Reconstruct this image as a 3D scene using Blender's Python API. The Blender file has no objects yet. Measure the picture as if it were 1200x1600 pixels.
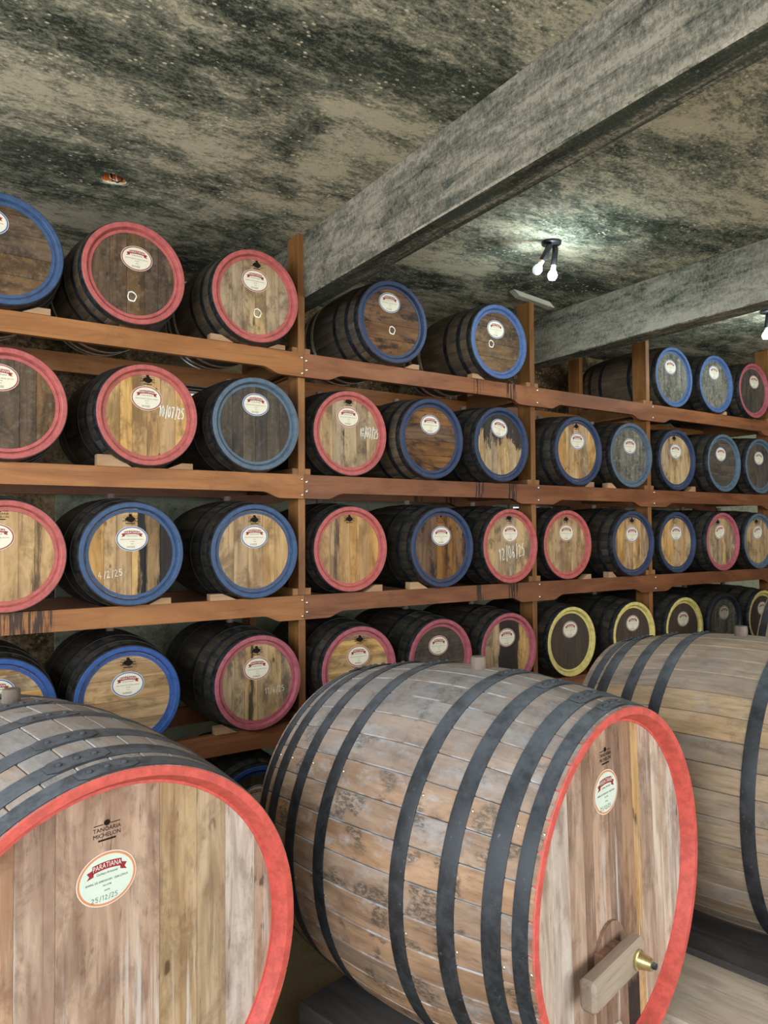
import bpy, bmesh, math, random
from mathutils import Vector, Matrix
random.seed(7)
C = bpy.context.scene
COL = C.collection
PI = math.pi

# ------------------------------------------------------------------ camera
CAMZ = 2.30
YAW, PITCH, ROLL, FPX = 0.584, 0.0285, -0.0059, 1131.8
fw = Vector((math.sin(YAW)*math.cos(PITCH), math.cos(YAW)*math.cos(PITCH), math.sin(PITCH)))
r0 = Vector((math.cos(YAW), -math.sin(YAW), 0)); u0 = r0.cross(fw)
rt = r0*math.cos(ROLL) + u0*math.sin(ROLL); up = -r0*math.sin(ROLL) + u0*math.cos(ROLL)
cam = bpy.data.cameras.new('camera'); co = bpy.data.objects.new('camera', cam); COL.objects.link(co)
m = Matrix((rt, up, -fw)).transposed().to_4x4(); m.translation = (0, 0, CAMZ); co.matrix_world = m
cam.sensor_fit = 'VERTICAL'; cam.sensor_height = 24; cam.lens = 24*FPX/1600; cam.clip_start = .02
C.camera = co

# ------------------------------------------------------------------ world, light, exposure
C.view_settings.view_transform = 'Standard'; C.view_settings.look = 'None'
C.view_settings.gamma = 1; C.view_settings.use_curve_mapping = False
C.view_settings.exposure = 0.0
w = bpy.data.worlds.new('world'); C.world = w; w.use_nodes = True
w.node_tree.nodes['Background'].inputs[0].default_value = (.86, .93, 1.0, 1)
w.node_tree.nodes['Background'].inputs[1].default_value = 1.0
def area(name, loc, target, sx, sy, power, col):
    l = bpy.data.lights.new(name, 'AREA'); l.shape = 'RECTANGLE'; l.size = sx; l.size_y = sy; l.energy = power; l.color = col
    o = bpy.data.objects.new(name, l); COL.objects.link(o); o.location = loc
    o.rotation_euler = (Vector(target)-Vector(loc)).to_track_quat('-Z', 'Y').to_euler(); return o
# daylight of the open shed front behind the photographer and of the open left end
area('daylight_front', (3.2, -5.2, 2.4), (3.2, 4, 2.2), 11, 3.8, 520, (1.0, .97, .93))
area('daylight_left', (-3.2, 0.6, 3.3), (2.6, 2.4, 1.5), 6, 1.8, 330, (.84, .93, 1.0))

# ------------------------------------------------------------------ helpers
def link(o, parent=None, loc=None, rot=None):
    COL.objects.link(o)
    if parent: o.parent = parent
    if loc is not None: o.location = loc
    if rot is not None: o.rotation_euler = rot
    return o
def empty(name, label, cat, loc, rot=(0, 0, 0), group=None):
    o = bpy.data.objects.new(name, None); COL.objects.link(o); o.empty_display_size = .1
    o.location = loc; o.rotation_euler = rot; tag(o, label, cat, group); return o
def tag(o, label, cat, group=None):
    o['label'] = label; o['category'] = cat
    if group: o['group'] = group
    return o
def mesh(name, verts, faces, mat, sharp=None):
    me = bpy.data.meshes.new(name); me.from_pydata([tuple(v) for v in verts], [], faces); me.update()
    if mat: me.materials.append(mat)
    if sharp is not None:
        me.polygons.foreach_set('use_smooth', [True]*len(me.polygons)); me.set_sharp_from_angle(angle=math.radians(sharp))
    return me
def bmm(name, bm, mat, sharp=None):
    bmesh.ops.recalc_face_normals(bm, faces=bm.faces)
    me = bpy.data.meshes.new(name); bm.to_mesh(me); bm.free()
    if mat: me.materials.append(mat)
    if sharp is not None:
        me.polygons.foreach_set('use_smooth', [True]*len(me.polygons)); me.set_sharp_from_angle(angle=math.radians(sharp))
    return me
def obj(name, me, parent=None, loc=None, rot=None, label=None):
    o = link(bpy.data.objects.new(name, me), parent, loc, rot)
    if label: o['label'] = label
    return o
def struct(o): o['kind'] = 'structure'; return o
def boxbm(x0, x1, y0, y1, z0, z1, bev=0.0, bm=None):
    bm = bm or bmesh.new()
    r = bmesh.ops.create_cube(bm, size=1)
    for v in r['verts']: v.co = Vector(((x0+x1)/2+v.co.x*(x1-x0), (y0+y1)/2+v.co.y*(y1-y0), (z0+z1)/2+v.co.z*(z1-z0)))
    if bev:
        es = set(e for v in r['verts'] for e in v.link_edges)
        bmesh.ops.bevel(bm, geom=list(es), offset=bev, segments=1, affect='EDGES')
    return bm
def lathe_y(name, prof, mat, n=48, closed=True, sharp=30):
    """prof: list of (y, r); ring around the Y axis"""
    vs, fs = [], []; k = len(prof)
    for i in range(n):
        a = 2*PI*i/n; c, s = math.cos(a), math.sin(a)
        vs += [(r*c, y, r*s) for y, r in prof]
    for i in range(n):
        j = (i+1) % n
        for q in range(k if closed else k-1):
            p = (q+1) % k
            fs.append((i*k+q, i*k+p, j*k+p, j*k+q))
    bm = bmesh.new(); me = mesh('t', vs, fs, None); bm.from_mesh(me); bpy.data.meshes.remove(me)
    return bmm(name, bm, mat, sharp)
def solid_z(name, prof, mat, n=20, sharp=35):
    """solid of revolution about Z from (r, z) points bottom to top"""
    vs, fs = [], []; k = len(prof)
    for i in range(n):
        a = 2*PI*i/n; vs += [(r*math.cos(a), r*math.sin(a), z) for r, z in prof]
    for i in range(n):
        j = (i+1) % n
        for q in range(k-1): fs.append((i*k+q, j*k+q, j*k+q+1, i*k+q+1))
    fs.append([i*k for i in range(n)][::-1]); fs.append([i*k+k-1 for i in range(n)])
    return mesh(name, vs, fs, mat, sharp)

# ------------------------------------------------------------------ material helpers
class NT:
    def __init__(s, name, rough=.7, spec=.5, metal=0):
        s.m = bpy.data.materials.new(name); s.m.use_nodes = True; s.t = s.m.node_tree
        s.b = s.t.nodes['Principled BSDF']; s.b.inputs['Roughness'].default_value = rough
        s.b.inputs['Specular IOR Level'].default_value = spec; s.b.inputs['Metallic'].default_value = metal
    def n(s, typ, ins=None, out=0, **pr):
        nd = s.t.nodes.new('ShaderNode'+typ)
        for k, v in pr.items(): setattr(nd, k, v)
        for k, v in (ins or {}).items(): s.put(nd.inputs[k], v)
        return nd.outputs[out]
    def put(s, sock, v):
        if isinstance(v, bpy.types.NodeSocket): s.t.links.new(v, sock)
        elif isinstance(v, (tuple, list)) and len(v) == 3 and sock.type == 'RGBA': sock.default_value = (*v, 1)
        else: sock.default_value = v
    def co(s, scale=(1, 1, 1), kind='Object', loc=(0, 0, 0), rnd=0):
        c = s.n('TexCoord', out={'Generated': 0, 'UV': 2, 'Object': 3}[kind])
        mp = s.t.nodes.new('ShaderNodeMapping'); s.t.links.new(c, mp.inputs[0])
        mp.inputs['Scale'].default_value = scale; mp.inputs['Location'].default_value = loc
        if rnd:
            r = s.n('ObjectInfo', out=5); v = s.n('Math', {0: r, 1: rnd}, operation='MULTIPLY')
            s.t.links.new(s.n('CombineXYZ', {0: v, 1: v, 2: v}), mp.inputs['Location'])
        return mp.outputs[0]
    def noise(s, vec, scale, detail=4, rough=.6, dist=0): return s.n('TexNoise', {'Vector': vec, 'Scale': scale, 'Detail': detail, 'Roughness': rough, 'Distortion': dist})
    def ramp(s, f, lo, hi, a=0., b=1.): return s.n('MapRange', {0: f, 1: lo, 2: hi, 3: a, 4: b}, interpolation_type='SMOOTHSTEP')
    def mix(s, f, a, b, mode='MIX'):
        nd = s.t.nodes.new('ShaderNodeMix'); nd.data_type = 'RGBA'; nd.blend_type = mode
        s.put(nd.inputs[0], f); s.put(nd.inputs[6], a); s.put(nd.inputs[7], b); return nd.outputs[2]
    def math(s, op, a, b=0., c=0.): return s.n('Math', {0: a, 1: b, 2: c}, operation=op)
    def col(s, c): s.put(s.b.inputs['Base Color'], c)
    def bump(s, h, strength=.3, dist=.01):
        s.t.links.new(s.n('Bump', {'Height': h, 'Strength': strength, 'Distance': dist}), s.b.inputs['Normal'])
    def rough(s, v): s.put(s.b.inputs['Roughness'], v)
    def dust_up(s, c, amt, dc, lo=.35, hi=1.):  # cool light from above painted into upward faces, broken up by dusty noise
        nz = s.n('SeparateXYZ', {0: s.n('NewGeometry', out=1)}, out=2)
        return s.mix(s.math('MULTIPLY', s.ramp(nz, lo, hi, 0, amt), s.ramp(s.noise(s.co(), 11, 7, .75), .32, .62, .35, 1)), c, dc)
    def rand(s): return s.n('ObjectInfo', out=5)
def srgb(r, g, b):
    f = lambda c: ((c/255+.055)/1.055)**2.4 if c > 10 else c/255/12.92
    return (f(r), f(g), f(b))
def plain(name, c, rough=.6, spec=.4, metal=0, var=.25, scale=25):
    t = NT(name, rough, spec, metal); v = t.noise(t.co(), scale, 4)
    t.col(t.mix(t.ramp(v, .3, .7), tuple(x*(1-var) for x in c), tuple(min(1, x*(1+var)) for x in c))); return t.m

def head_wood(name, c_lo, c_hi, c_dark, blotch=.5, fine=1.0, stain=None, streak=.0, shift=.35, dust=0.):
    """board wood with its grain along local Z, per-board tone, blotches and stains with their own outline"""
    t = NT(name, .72, .3)
    g = t.noise(t.co((1, 1, .07), rnd=9), 55*fine, 6, .65)
    g2 = t.noise(t.co((1, 1, .16), rnd=5), 14, 4, .6, .6)
    c = t.mix(t.ramp(g2, .3, .7), c_lo, c_hi)
    c = t.mix(t.ramp(g, .5, .75, 0, .55), c, c_dark)
    bl = t.noise(t.co((1, 1, .6), rnd=3), 7, 6, .7, .4)
    c = t.mix(t.ramp(bl, .47, .63, 0, min(1, blotch*1.25)), c, c_dark)
    kn = t.noise(t.co((1, 1, .5), rnd=21), 13, 2, .4)
    c = t.mix(t.ramp(kn, .72, .76, 0, .8), c, tuple(x*.35 for x in c_dark))
    if dust:
        c = t.mix(t.ramp(t.noise(t.co(), 30, 7, .75), .48, .66, 0, dust), c, (.34, .32, .27))
    if streak:
        w1 = t.noise(t.co((1, 1, .035), rnd=31), 24, 5, .7, .3); w2 = t.noise(t.co((1, 1, .3), rnd=37), 4, 4, .6)
        c = t.mix(t.math('MULTIPLY', t.ramp(w1, .54, .66, 0, streak), t.ramp(w2, .42, .6)), c, (.66, .63, .60))
        c = t.mix(t.ramp(w1, .44, .30, 0, streak*.75), c, c_dark)
        c = t.mix(t.ramp(t.noise(t.co((1, 1, .12), rnd=41), 38, 5, .75), .58, .70, 0, .6), c, tuple(x*.6 for x in c_dark))
    rv = t.rand(); hs = t.n('HueSaturation', {'Hue': .5, 'Saturation': t.math('MULTIPLY_ADD', rv, .3, .82), 'Value': t.math('MULTIPLY_ADD', rv, shift, 1-shift*.5), 'Fac': 1., 'Color': c})
    c = hs
    if stain:
        x = t.n('SeparateXYZ', {0: t.co()}, out=0); z = t.n('SeparateXYZ', {0: t.co()}, out=2)
        wob = t.math('SUBTRACT', t.noise(t.co((1, 1, .12)), 16, 5, .7), .5)
        wz = t.math('SUBTRACT', t.noise(t.co((1, 1, .22)), 15, 6, .75, .5), .5)
        for (kind, a, b_, s_) in stain:
            if kind == 'band':      # vertical run between x=a and x=b
                xx = t.math('ADD', x, t.math('MULTIPLY', wob, .16))
                f = t.math('MULTIPLY', t.ramp(xx, a-.012, a+.012), t.ramp(xx, b_-.012, b_+.012, 1, 0))
            elif kind == 'bot':     # wet patch rising from the bottom to about z=a
                zz = t.math('ADD', z, t.math('MULTIPLY', wz, b_)); f = t.ramp(zz, a-.04, a+.04, 1, 0)
            else:                   # 'top': runs down from the top to about z=a
                zz = t.math('ADD', z, t.math('MULTIPLY', wz, b_))
                f = t.ramp(zz, a-.03, a+.03)
            c = t.mix(t.math('MULTIPLY', f, s_), c, (.012, .012, .014))
    t.col(c); t.bump(g, .35, .004); return t.m
def stave_wood(name, c_lo, c_hi, c_dark, dust=.25, mould=0., lime=0., rough=.75, dust_sheen=0.):
    """stave: grain along local Y; UV.x runs across the stave"""
    t = NT(name, rough, .3)
    g = t.noise(t.co((1, .06, 1), rnd=13), 60, 5, .65); g2 = t.noise(t.co((1, .25, 1), rnd=7), 9, 5, .65, .5)
    c = t.mix(t.ramp(g2, .3, .7), c_lo, c_hi)
    c = t.mix(t.ramp(g, .48, .75, 0, .6), c, c_dark)
    d = t.noise(t.co((1, .5, 1), rnd=3), 6, 8, .75)
    c = t.mix(t.ramp(d, .5, .68, 0, dust), c, (.40, .40, .40))
    if mould:
        mo = t.noise(t.co((1, 1, 1), rnd=17), 6.5, 2, .5); sp = t.noise(t.co((1, .35, 1), rnd=17), 100, 6, .8)
        c = t.mix(t.math('MULTIPLY', t.ramp(mo, .54, .62, 0, mould), t.ramp(sp, .42, .56)), c, (.03, .035, .032))
    if lime:
        ux = t.n('SeparateXYZ', {0: t.co(kind='UV')}, out=0)
        e = t.ramp(t.math('ABSOLUTE', t.math('SUBTRACT', ux, .5)), .44, .495)
        c = t.mix(t.math('MULTIPLY', e, t.ramp(t.noise(t.co((1, .6, 1), rnd=2), 12, 4), .45, .6, 0, lime)), c, (.55, .58, .62))
    rv = t.rand()
    c = t.n('HueSaturation', {'Hue': .5, 'Saturation': t.math('MULTIPLY_ADD', rv, .35, .75), 'Value': t.math('MULTIPLY_ADD', rv, .45, .78), 'Fac': 1., 'Color': c})
    if dust_sheen: c = t.dust_up(c, dust_sheen, (.36, .37, .38), .3)  # grey sky sheen painted on stave tops, patchy like dust
    t.col(c); t.bump(g, .35, .004); return t.m
def timber(name, c_lo, c_hi, c_dark, axis='X', rough=.42, spec=.5, dirt=.3, drips=()):
    t = NT(name, rough, spec); sc = {'X': (.05, 1, 1), 'Y': (1, .05, 1), 'Z': (1, 1, .05)}[axis]
    s2 = {'X': (.2, 1, 1), 'Y': (1, .2, 1), 'Z': (1, 1, .2)}[axis]
    g = t.noise(t.co(sc, rnd=11), 60, 6, .65); g2 = t.noise(t.co(s2, rnd=4), 7, 4, .6, .8)
    c = t.mix(t.ramp(g2, .3, .7), c_lo, c_hi); c = t.mix(t.ramp(g, .5, .78, 0, .5), c, c_dark)
    c = t.mix(t.ramp(t.noise(t.co(rnd=6), 3.5, 6, .75), .55, .72, 0, dirt), c, c_dark)
    rv = t.rand(); c = t.n('HueSaturation', {'Hue': .5, 'Saturation': 1., 'Value': t.math('MULTIPLY_ADD', rv, .3, .85), 'Fac': 1., 'Color': c})
    for (a, b) in drips:      # dark runs of spilt liquid over the beam
        x = t.n('SeparateXYZ', {0: t.co()}, out=0)
        ln = t.ramp(t.noise(t.co((1, .1, .06)), 75, 3, .6), .46, .54)
        f = t.math('MULTIPLY', t.math('MULTIPLY', t.ramp(x, a-.01, a+.02), t.ramp(x, b-.02, b+.01, 1, 0)), t.math('MULTIPLY', ln, .9))
        c = t.mix(f, c, (.012, .009, .008))
    t.col(c); t.bump(g, .15, .003); return t.m
def paint(name, c, worn=.5):
    t = NT(name, .55, .4); v = t.noise(t.co(), 22, 6, .7); d = t.noise(t.co(), 90, 4, .7); b = t.noise(t.co(rnd=8), 6, 4)
    k = t.mix(t.ramp(v, .35, .65), tuple(x*.8 for x in c), tuple(min(1, x*1.12) for x in c))
    k = t.mix(t.ramp(t.math('MULTIPLY', d, t.ramp(v, .4, .7)), .45, .6, 0, worn), k, tuple(x*.3+.02 for x in c))
    k = t.mix(t.ramp(b, .52, .72, 0, .35), k, tuple(x*.55+.01 for x in c))
    t.col(k); t.bump(v, .2, .004); return t.m

# ------------------------------------------------------------------ materials
M = {}
M['red'] = paint('red_paint', srgb(178, 90, 86)); M['blue'] = paint('blue_paint', srgb(54, 80, 116))
M['slate'] = paint('slate_blue_paint', srgb(84, 102, 118)); M['lightblue'] = paint('light_blue_paint', srgb(74, 98, 142))
M['navy'] = paint('navy_paint', srgb(46, 60, 90)); M['pink'] = paint('pink_paint', srgb(168, 88, 98))
M['yellow'] = paint('yellow_paint', srgb(212, 196, 118)); M['royal'] = paint('royal_blue_paint', srgb(38, 78, 142))
M['bigred'] = paint('coral_red_paint', srgb(206, 90, 80), .25)
M['black_rim'] = paint('blackened_paint', srgb(38, 44, 56))
t = NT('black_hoop_iron', .5, .5, .3); v = t.noise(t.co(), 30, 6, .7)
t.col(t.mix(t.ramp(v, .35, .7), (.010, .011, .013), (.035, .036, .04))); t.rough(t.ramp(v, .3, .7, .38, .62)); t.bump(v, .15, .002); M['hoop'] = t.m
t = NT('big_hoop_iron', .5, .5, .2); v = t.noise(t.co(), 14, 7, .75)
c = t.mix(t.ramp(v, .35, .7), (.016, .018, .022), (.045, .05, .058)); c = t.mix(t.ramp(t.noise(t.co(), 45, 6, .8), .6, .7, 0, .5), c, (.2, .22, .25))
c = t.dust_up(c, .8, (.17, .19, .215), .5, .95)  # bluish top light put into the hoop colour, with some dust
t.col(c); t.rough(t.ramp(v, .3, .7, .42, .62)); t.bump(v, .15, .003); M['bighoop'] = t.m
M['steel'] = plain('galvanised_hoop', (.72, .70, .62), .28, .5, .7)
M['bolt'] = plain('zinc_bolt', (.75, .7, .6), .3, .5, .9)
M['brass'] = plain('brass', (.62, .54, .27), .38, .5, .85)
M['chalk'] = plain('chalk', (.78, .80, .74), .9, .1)
M['cork'] = timber('bung_wood', (.13, .10, .08), (.25, .20, .16), (.06, .05, .04), 'Z', .8, .2)
M['dark_body'] = stave_wood('dark_stave_wood', (.022, .017, .012), (.060, .045, .030), (.010, .008, .007), .09, rough=.55)
M['brown_body'] = stave_wood('brown_stave_wood', (.062, .042, .024), (.135, .095, .056), (.022, .016, .011), .10, rough=.6)
M['big_body'] = stave_wood('weathered_big_stave', (.205, .122, .075), (.39, .255, .165), (.10, .066, .046), .62, .72, .6, dust_sheen=.6)
M['big_body2'] = stave_wood('pale_big_stave', (.27, .18, .10), (.48, .335, .20), (.14, .095, .06), .36, .25, .12, dust_sheen=.2)
TAN = dict(c_lo=(.33, .185, .07), c_hi=(.58, .375, .165), c_dark=(.085, .045, .02))
GREY = dict(c_lo=(.30, .195, .095), c_hi=(.50, .35, .185), c_dark=(.075, .052, .032))
BROWN = dict(c_lo=(.075, .043, .020), c_hi=(.16, .092, .043), c_dark=(.020, .013, .009))
REDBROWN = dict(c_lo=(.095, .042, .015), c_hi=(.22, .11, .045), c_dark=(.018, .010, .008))
DARK = dict(c_lo=(.05, .038, .027), c_hi=(.10, .078, .056), c_dark=(.016, .014, .012))
MOULD = dict(c_lo=(.09, .082, .06), c_hi=(.20, .185, .14), c_dark=(.03, .03, .026))
M['tan'] = head_wood('tan_oak_head', **TAN, blotch=.45)
M['tan2'] = head_wood('honey_oak_head', c_lo=(.36, .19, .062), c_hi=(.56, .335, .125), c_dark=(.10, .05, .018), blotch=.35)
M['grey'] = head_wood('greyed_oak_head', **GREY, blotch=.55)
M['brown'] = head_wood('brown_oak_head', **BROWN, blotch=.5, dust=.18)
M['redbrown'] = head_wood('red_brown_oak_head', **REDBROWN, blotch=.75)
M['dark'] = head_wood('dark_oak_head', **DARK, blotch=.4, dust=.1)
M['mould'] = head_wood('mould_grey_head', **MOULD, blotch=.5, dust=.55)
M['coat'] = head_wood('dark_coated_head', (.055, .038, .028), (.075, .054, .040), (.04, .03, .022), blotch=.2, shift=.06)
M['stain_right'] = head_wood('tan_head_black_run_right', **TAN, blotch=.4, stain=[('band', .035, .085, .97), ('band', .15, .40, .92), ('band', .035, .40, .45)])
M['stain_top'] = head_wood('tan_head_black_runs_top', **GREY, blotch=.4, stain=[('top', .035, .75, .93)])
M['stain_mid'] = head_wood('tan_head_black_run_middle', **TAN, blotch=.5, stain=[('band', -.095, .12, .95)])
M['crack_mid'] = head_wood('grey_head_dark_crack', **GREY, blotch=.6, stain=[('band', -.055, -.02, .85)])
M['drip_right'] = head_wood('tan_head_sap_drip', **TAN, blotch=.3, stain=[('band', .135, .165, .7)])
M['drip_left'] = head_wood('honey_head_sap_run', c_lo=(.36, .19, .062), c_hi=(.56, .335, .125), c_dark=(.10, .05, .018), blotch=.35, stain=[('band', -.125, -.10, .7)])
for k, (lo, hi, dk) in {'big_a': ((.31, .185, .12), (.54, .375, .27), (.13, .068, .042)), 'big_b': ((.33, .205, .095), (.54, .39, .22), (.14, .075, .032)),
                        'big_c': ((.40, .30, .23), (.64, .55, .47), (.20, .125, .085)), 'big_d': ((.20, .105, .062), (.34, .20, .125), (.085, .045, .03)),
                        'big_e': ((.40, .24, .11), (.55, .37, .20), (.22, .12, .06))}.items():
    M[k] = head_wood(k+'_board', lo, hi, dk, blotch=.4, shift=.12, dust=.18, fine=.8, streak=.62)
M['big_wet'] = head_wood('big_board_wet_at_tap', (.24, .135, .08), (.38, .24, .15), (.09, .05, .033), blotch=.4, shift=.1, fine=.8, streak=.5, stain=[('bot', -.40, .25, .92)])
M['rackL'] = timber('orange_brown_beam', (.235, .085, .022), (.36, .15, .045), (.065, .024, .009), 'X', .5, .35)
M['rackLd'] = timber('orange_brown_beam_with_runs', (.235, .085, .022), (.36, .15, .045), (.065, .024, .009), 'X', .5, .35, drips=((.40, .68),))
M['rackR'] = timber('red_brown_beam', (.155, .053, .021), (.26, .10, .040), (.05, .018, .009), 'X', .5, .35, drips=((3.68, 3.78), (4.02, 4.14)))
M['post'] = timber('varnished_post', (.18, .072, .020), (.32, .145, .045), (.055, .022, .008), 'Z', .5, .35)
M['ledger'] = timber('ledger_wood', (.20, .088, .03), (.34, .17, .065), (.07, .03, .012), 'Y', .55, .3)
M['wedge'] = timber('wedge_wood', (.27, .15, .075), (.44, .275, .15), (.12, .07, .04), 'X', .7, .3)
M['crossbar'] = timber('greyed_crossbar_wood', (.19, .145, .105), (.36, .29, .225), (.085, .065, .05), 'X', .75, .3, .6)
M['greyplank'] = timber('grey_green_plank', (.30, .29, .22), (.48, .46, .37), (.16, .16, .12), 'X', .85, .2)
M['cradle_dark'] = timber('dark_shaded_cradle_timber', (.045, .042, .042), (.10, .09, .085), (.02, .018, .018), 'Y', .7, .3)  # dark wood; under the right barrel this colour holds painted shade
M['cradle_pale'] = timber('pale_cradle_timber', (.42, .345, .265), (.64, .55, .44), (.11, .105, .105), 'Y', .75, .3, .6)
M['lab_white'] = plain('label_white', (.78, .76, .68), .5, .3, var=.03); M['lab_cream'] = plain('label_cream', (.74, .69, .53), .5, .3, var=.04)
M['lab_mint'] = plain('label_mint', (.64, .74, .64), .5, .3, var=.03)
M['lab_red'] = plain('label_red', srgb(150, 44, 48), .5, .3, var=.05); M['lab_blue'] = plain('label_blue', srgb(52, 88, 160), .5, .3, var=.05)
M['lab_orange'] = plain('label_orange', srgb(214, 138, 96), .5, .3, var=.05); M['lab_brown'] = plain('label_brown', srgb(110, 82, 60), .5, .3, var=.05)
M['ink'] = plain('ink', (.03, .03, .03), .6, .3); M['pencil'] = plain('pencil', (.16, .16, .15), .7, .2); M['burn'] = plain('burnt_stamp', (.018, .012, .009), .9, .1)
M['lampblack'] = plain('lamp_black', (.012, .012, .014), .4, .5); M['ceramic'] = plain('lamp_collar', (.8, .62, .45), .4, .5)

def concrete_dirty(name, pale, mid, dark, bias=0., stretch=(1, 1.9, 1), green=(.045, .058, .042), spk=.65, big=1.0):
    t = NT(name, .92, .2)
    A = t.noise(t.co((.5*stretch[0], .5*stretch[1], .5*stretch[2])), 1.9, 6, .66, .6)
    B = t.noise(t.co(stretch), 7.5, 9, .78, .5); F = t.noise(t.co((1, 1.6, 1)), 38, 7, .8); S = t.noise(t.co((1, 1.3, 1)), 110, 5, .85)
    h = t.math('ADD', t.math('MULTIPLY', A, 1.0*big), t.math('ADD', t.math('MULTIPLY', B, .75), t.math('MULTIPLY', F, .62)))
    h = t.math('ADD', h, t.math('MULTIPLY', S, .30)); k = .5*(big+.75+.62+.30)
    f = t.ramp(h, k-.20+bias, k+.22+bias)
    c = t.mix(t.ramp(t.noise(t.co(), 2.2, 4), .42, .6), dark, green)
    c = t.mix(t.ramp(f, .0, .5), c, mid); c = t.mix(t.ramp(f, .42, 1.), c, pale)
    V = t.n('TexVoronoi', {'Vector': t.co((1, 1.5, 1)), 'Scale': 24., 'Randomness': 1.})
    sp = t.math('MULTIPLY', t.ramp(V, .16, .30, 1, 0), t.ramp(t.noise(t.co(), 8, 6, .75), .50, .58))
    c = t.mix(t.math('MULTIPLY', sp, spk), c, tuple(min(1, x*1.3) for x in pale))
    c = t.mix(t.ramp(S, .57, .66, 0, .6), c, dark); c = t.mix(t.ramp(S, .36, .43, .5, 0), c, pale)
    t.col(c); t.bump(t.math('ADD', F, t.math('MULTIPLY', S, .5)), .4, .012); return t.m
M['ceiling'] = concrete_dirty('mould_stained_ceiling', (.64, .57, .41), (.215, .22, .16), (.020, .031, .022), -.02, spk=.95)
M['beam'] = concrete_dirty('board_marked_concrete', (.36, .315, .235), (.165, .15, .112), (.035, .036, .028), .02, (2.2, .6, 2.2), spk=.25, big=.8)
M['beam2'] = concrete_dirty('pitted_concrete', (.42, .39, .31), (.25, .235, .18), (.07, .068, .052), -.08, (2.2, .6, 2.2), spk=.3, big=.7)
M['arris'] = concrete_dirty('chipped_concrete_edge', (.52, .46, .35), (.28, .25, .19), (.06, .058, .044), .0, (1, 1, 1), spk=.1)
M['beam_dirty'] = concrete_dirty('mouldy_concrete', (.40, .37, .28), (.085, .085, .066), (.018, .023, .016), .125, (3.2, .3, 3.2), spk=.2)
M['wall'] = concrete_dirty('stained_wall', (.46, .36, .22), (.24, .165, .09), (.05, .034, .02), .0, (1, 1, 1.3), (.05, .032, .018))
M['greenwall'] = concrete_dirty('pale_green_wall', (.40, .44, .32), (.25, .28, .20), (.11, .12, .085), -.15, (1, 1, 1), (.12, .14, .10), spk=.1)
M['floor'] = concrete_dirty('olive_floor', (.30, .25, .14), (.22, .18, .09), (.12, .10, .05), -.1, (1, 1, 1), (.14, .12, .06), spk=.1)

# ------------------------------------------------------------------ room
CZ = CAMZ+2.02                       # ceiling height
X0, X1, Y0, YW = -3.6, 12.0, -5.4, 5.66
struct(obj('floor', bmm('floor', boxbm(X0, X1, Y0, YW+.2, -.15, 0), M['floor'])))
# ceiling slab with the ragged round hole broken into it
HX, HY, HR = .968, 4.24, .062
NH = 20; ring = []
for i in range(NH):
    a = 2*PI*i/NH; q = HR*(1+.16*math.sin(3*a+1)+.08*random.uniform(-1, 1)); ring.append((HX+q*1.1*math.cos(a), HY+q*math.sin(a)))
bm = bmesh.new()
xs, ys = [X0, HX-.2, HX+.2, X1], [Y0, HY-.2, HY+.2, YW+.2]
g = [[bm.verts.new((x, y, CZ)) for y in ys] for x in xs]
for i in range(3):
    for j in range(3):
        if (i, j) != (1, 1): bm.faces.new((g[i][j], g[i][j+1], g[i+1][j+1], g[i+1][j]))
rv = [bm.verts.new((x, y, CZ)) for x, y in ring]; rt_ = [bm.verts.new((x, y, CZ+.1)) for x, y in ring]
sq = [g[1][1], g[1][2], g[2][2], g[2][1]]
es = [bm.edges.new((sq[k], sq[(k+1) % 4])) if not bm.edges.get((sq[k], sq[(k+1) % 4])) else bm.edges.get((sq[k], sq[(k+1) % 4])) for k in range(4)]
es += [bm.edges.new((rv[k], rv[(k+1) % NH])) for k in range(NH)]
bmesh.ops.triangle_fill(bm, edges=es, use_beauty=True)
for f in list(bm.faces):
    if all(v in rv for v in f.verts): bm.faces.remove(f)
tg = [[bm.verts.new((x, y, CZ+.25)) for y in (ys[0], ys[3])] for x in (xs[0], xs[3])]
bm.faces.new((tg[0][0], tg[1][0], tg[1][1], tg[0][1]))
for f in bm.faces: f.material_index = 0
struct(obj('ceiling', bmm('ceiling', bm, M['ceiling'])))
h = empty('broken_ceiling_hole', 'small ragged hole broken in the stained ceiling showing orange brick and black wires', 'hole', (HX, HY, CZ))
brick = plain('orange_brick', srgb(236, 124, 66), .8, .2, var=.4); M['pale_plaster'] = plain('pale_broken_plaster', (.75, .66, .5), .9, .1)
vs = []; fs = []
for k, (s_, z_) in enumerate([(1.14, -.001), (1.0, .006), (.93, .045)]):
    vs += [((x-HX)*s_, (y-HY)*s_, z_) for x, y in ring]
for k in range(2):
    for i in range(NH):
        j = (i+1) % NH; fs.append((k*NH+i, k*NH+j, (k+1)*NH+j, (k+1)*NH+i))
me = mesh('rim', vs, fs, M['pale_plaster']); obj('broken_plaster_edge', me, h)
vs = [((x-HX)*.98, (y-HY)*.98, .012) for x, y in ring]+[((x-HX)*.8, (y-HY)*.8, .07) for x, y in ring]
fs = [(i, (i+1) % NH, NH+(i+1) % NH, NH+i) for i in range(NH)]+[list(range(NH, 2*NH))]
obj('brick_core', mesh('brick_core', vs, fs, brick), h, label='orange hollow brick exposed in the hole')
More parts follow.
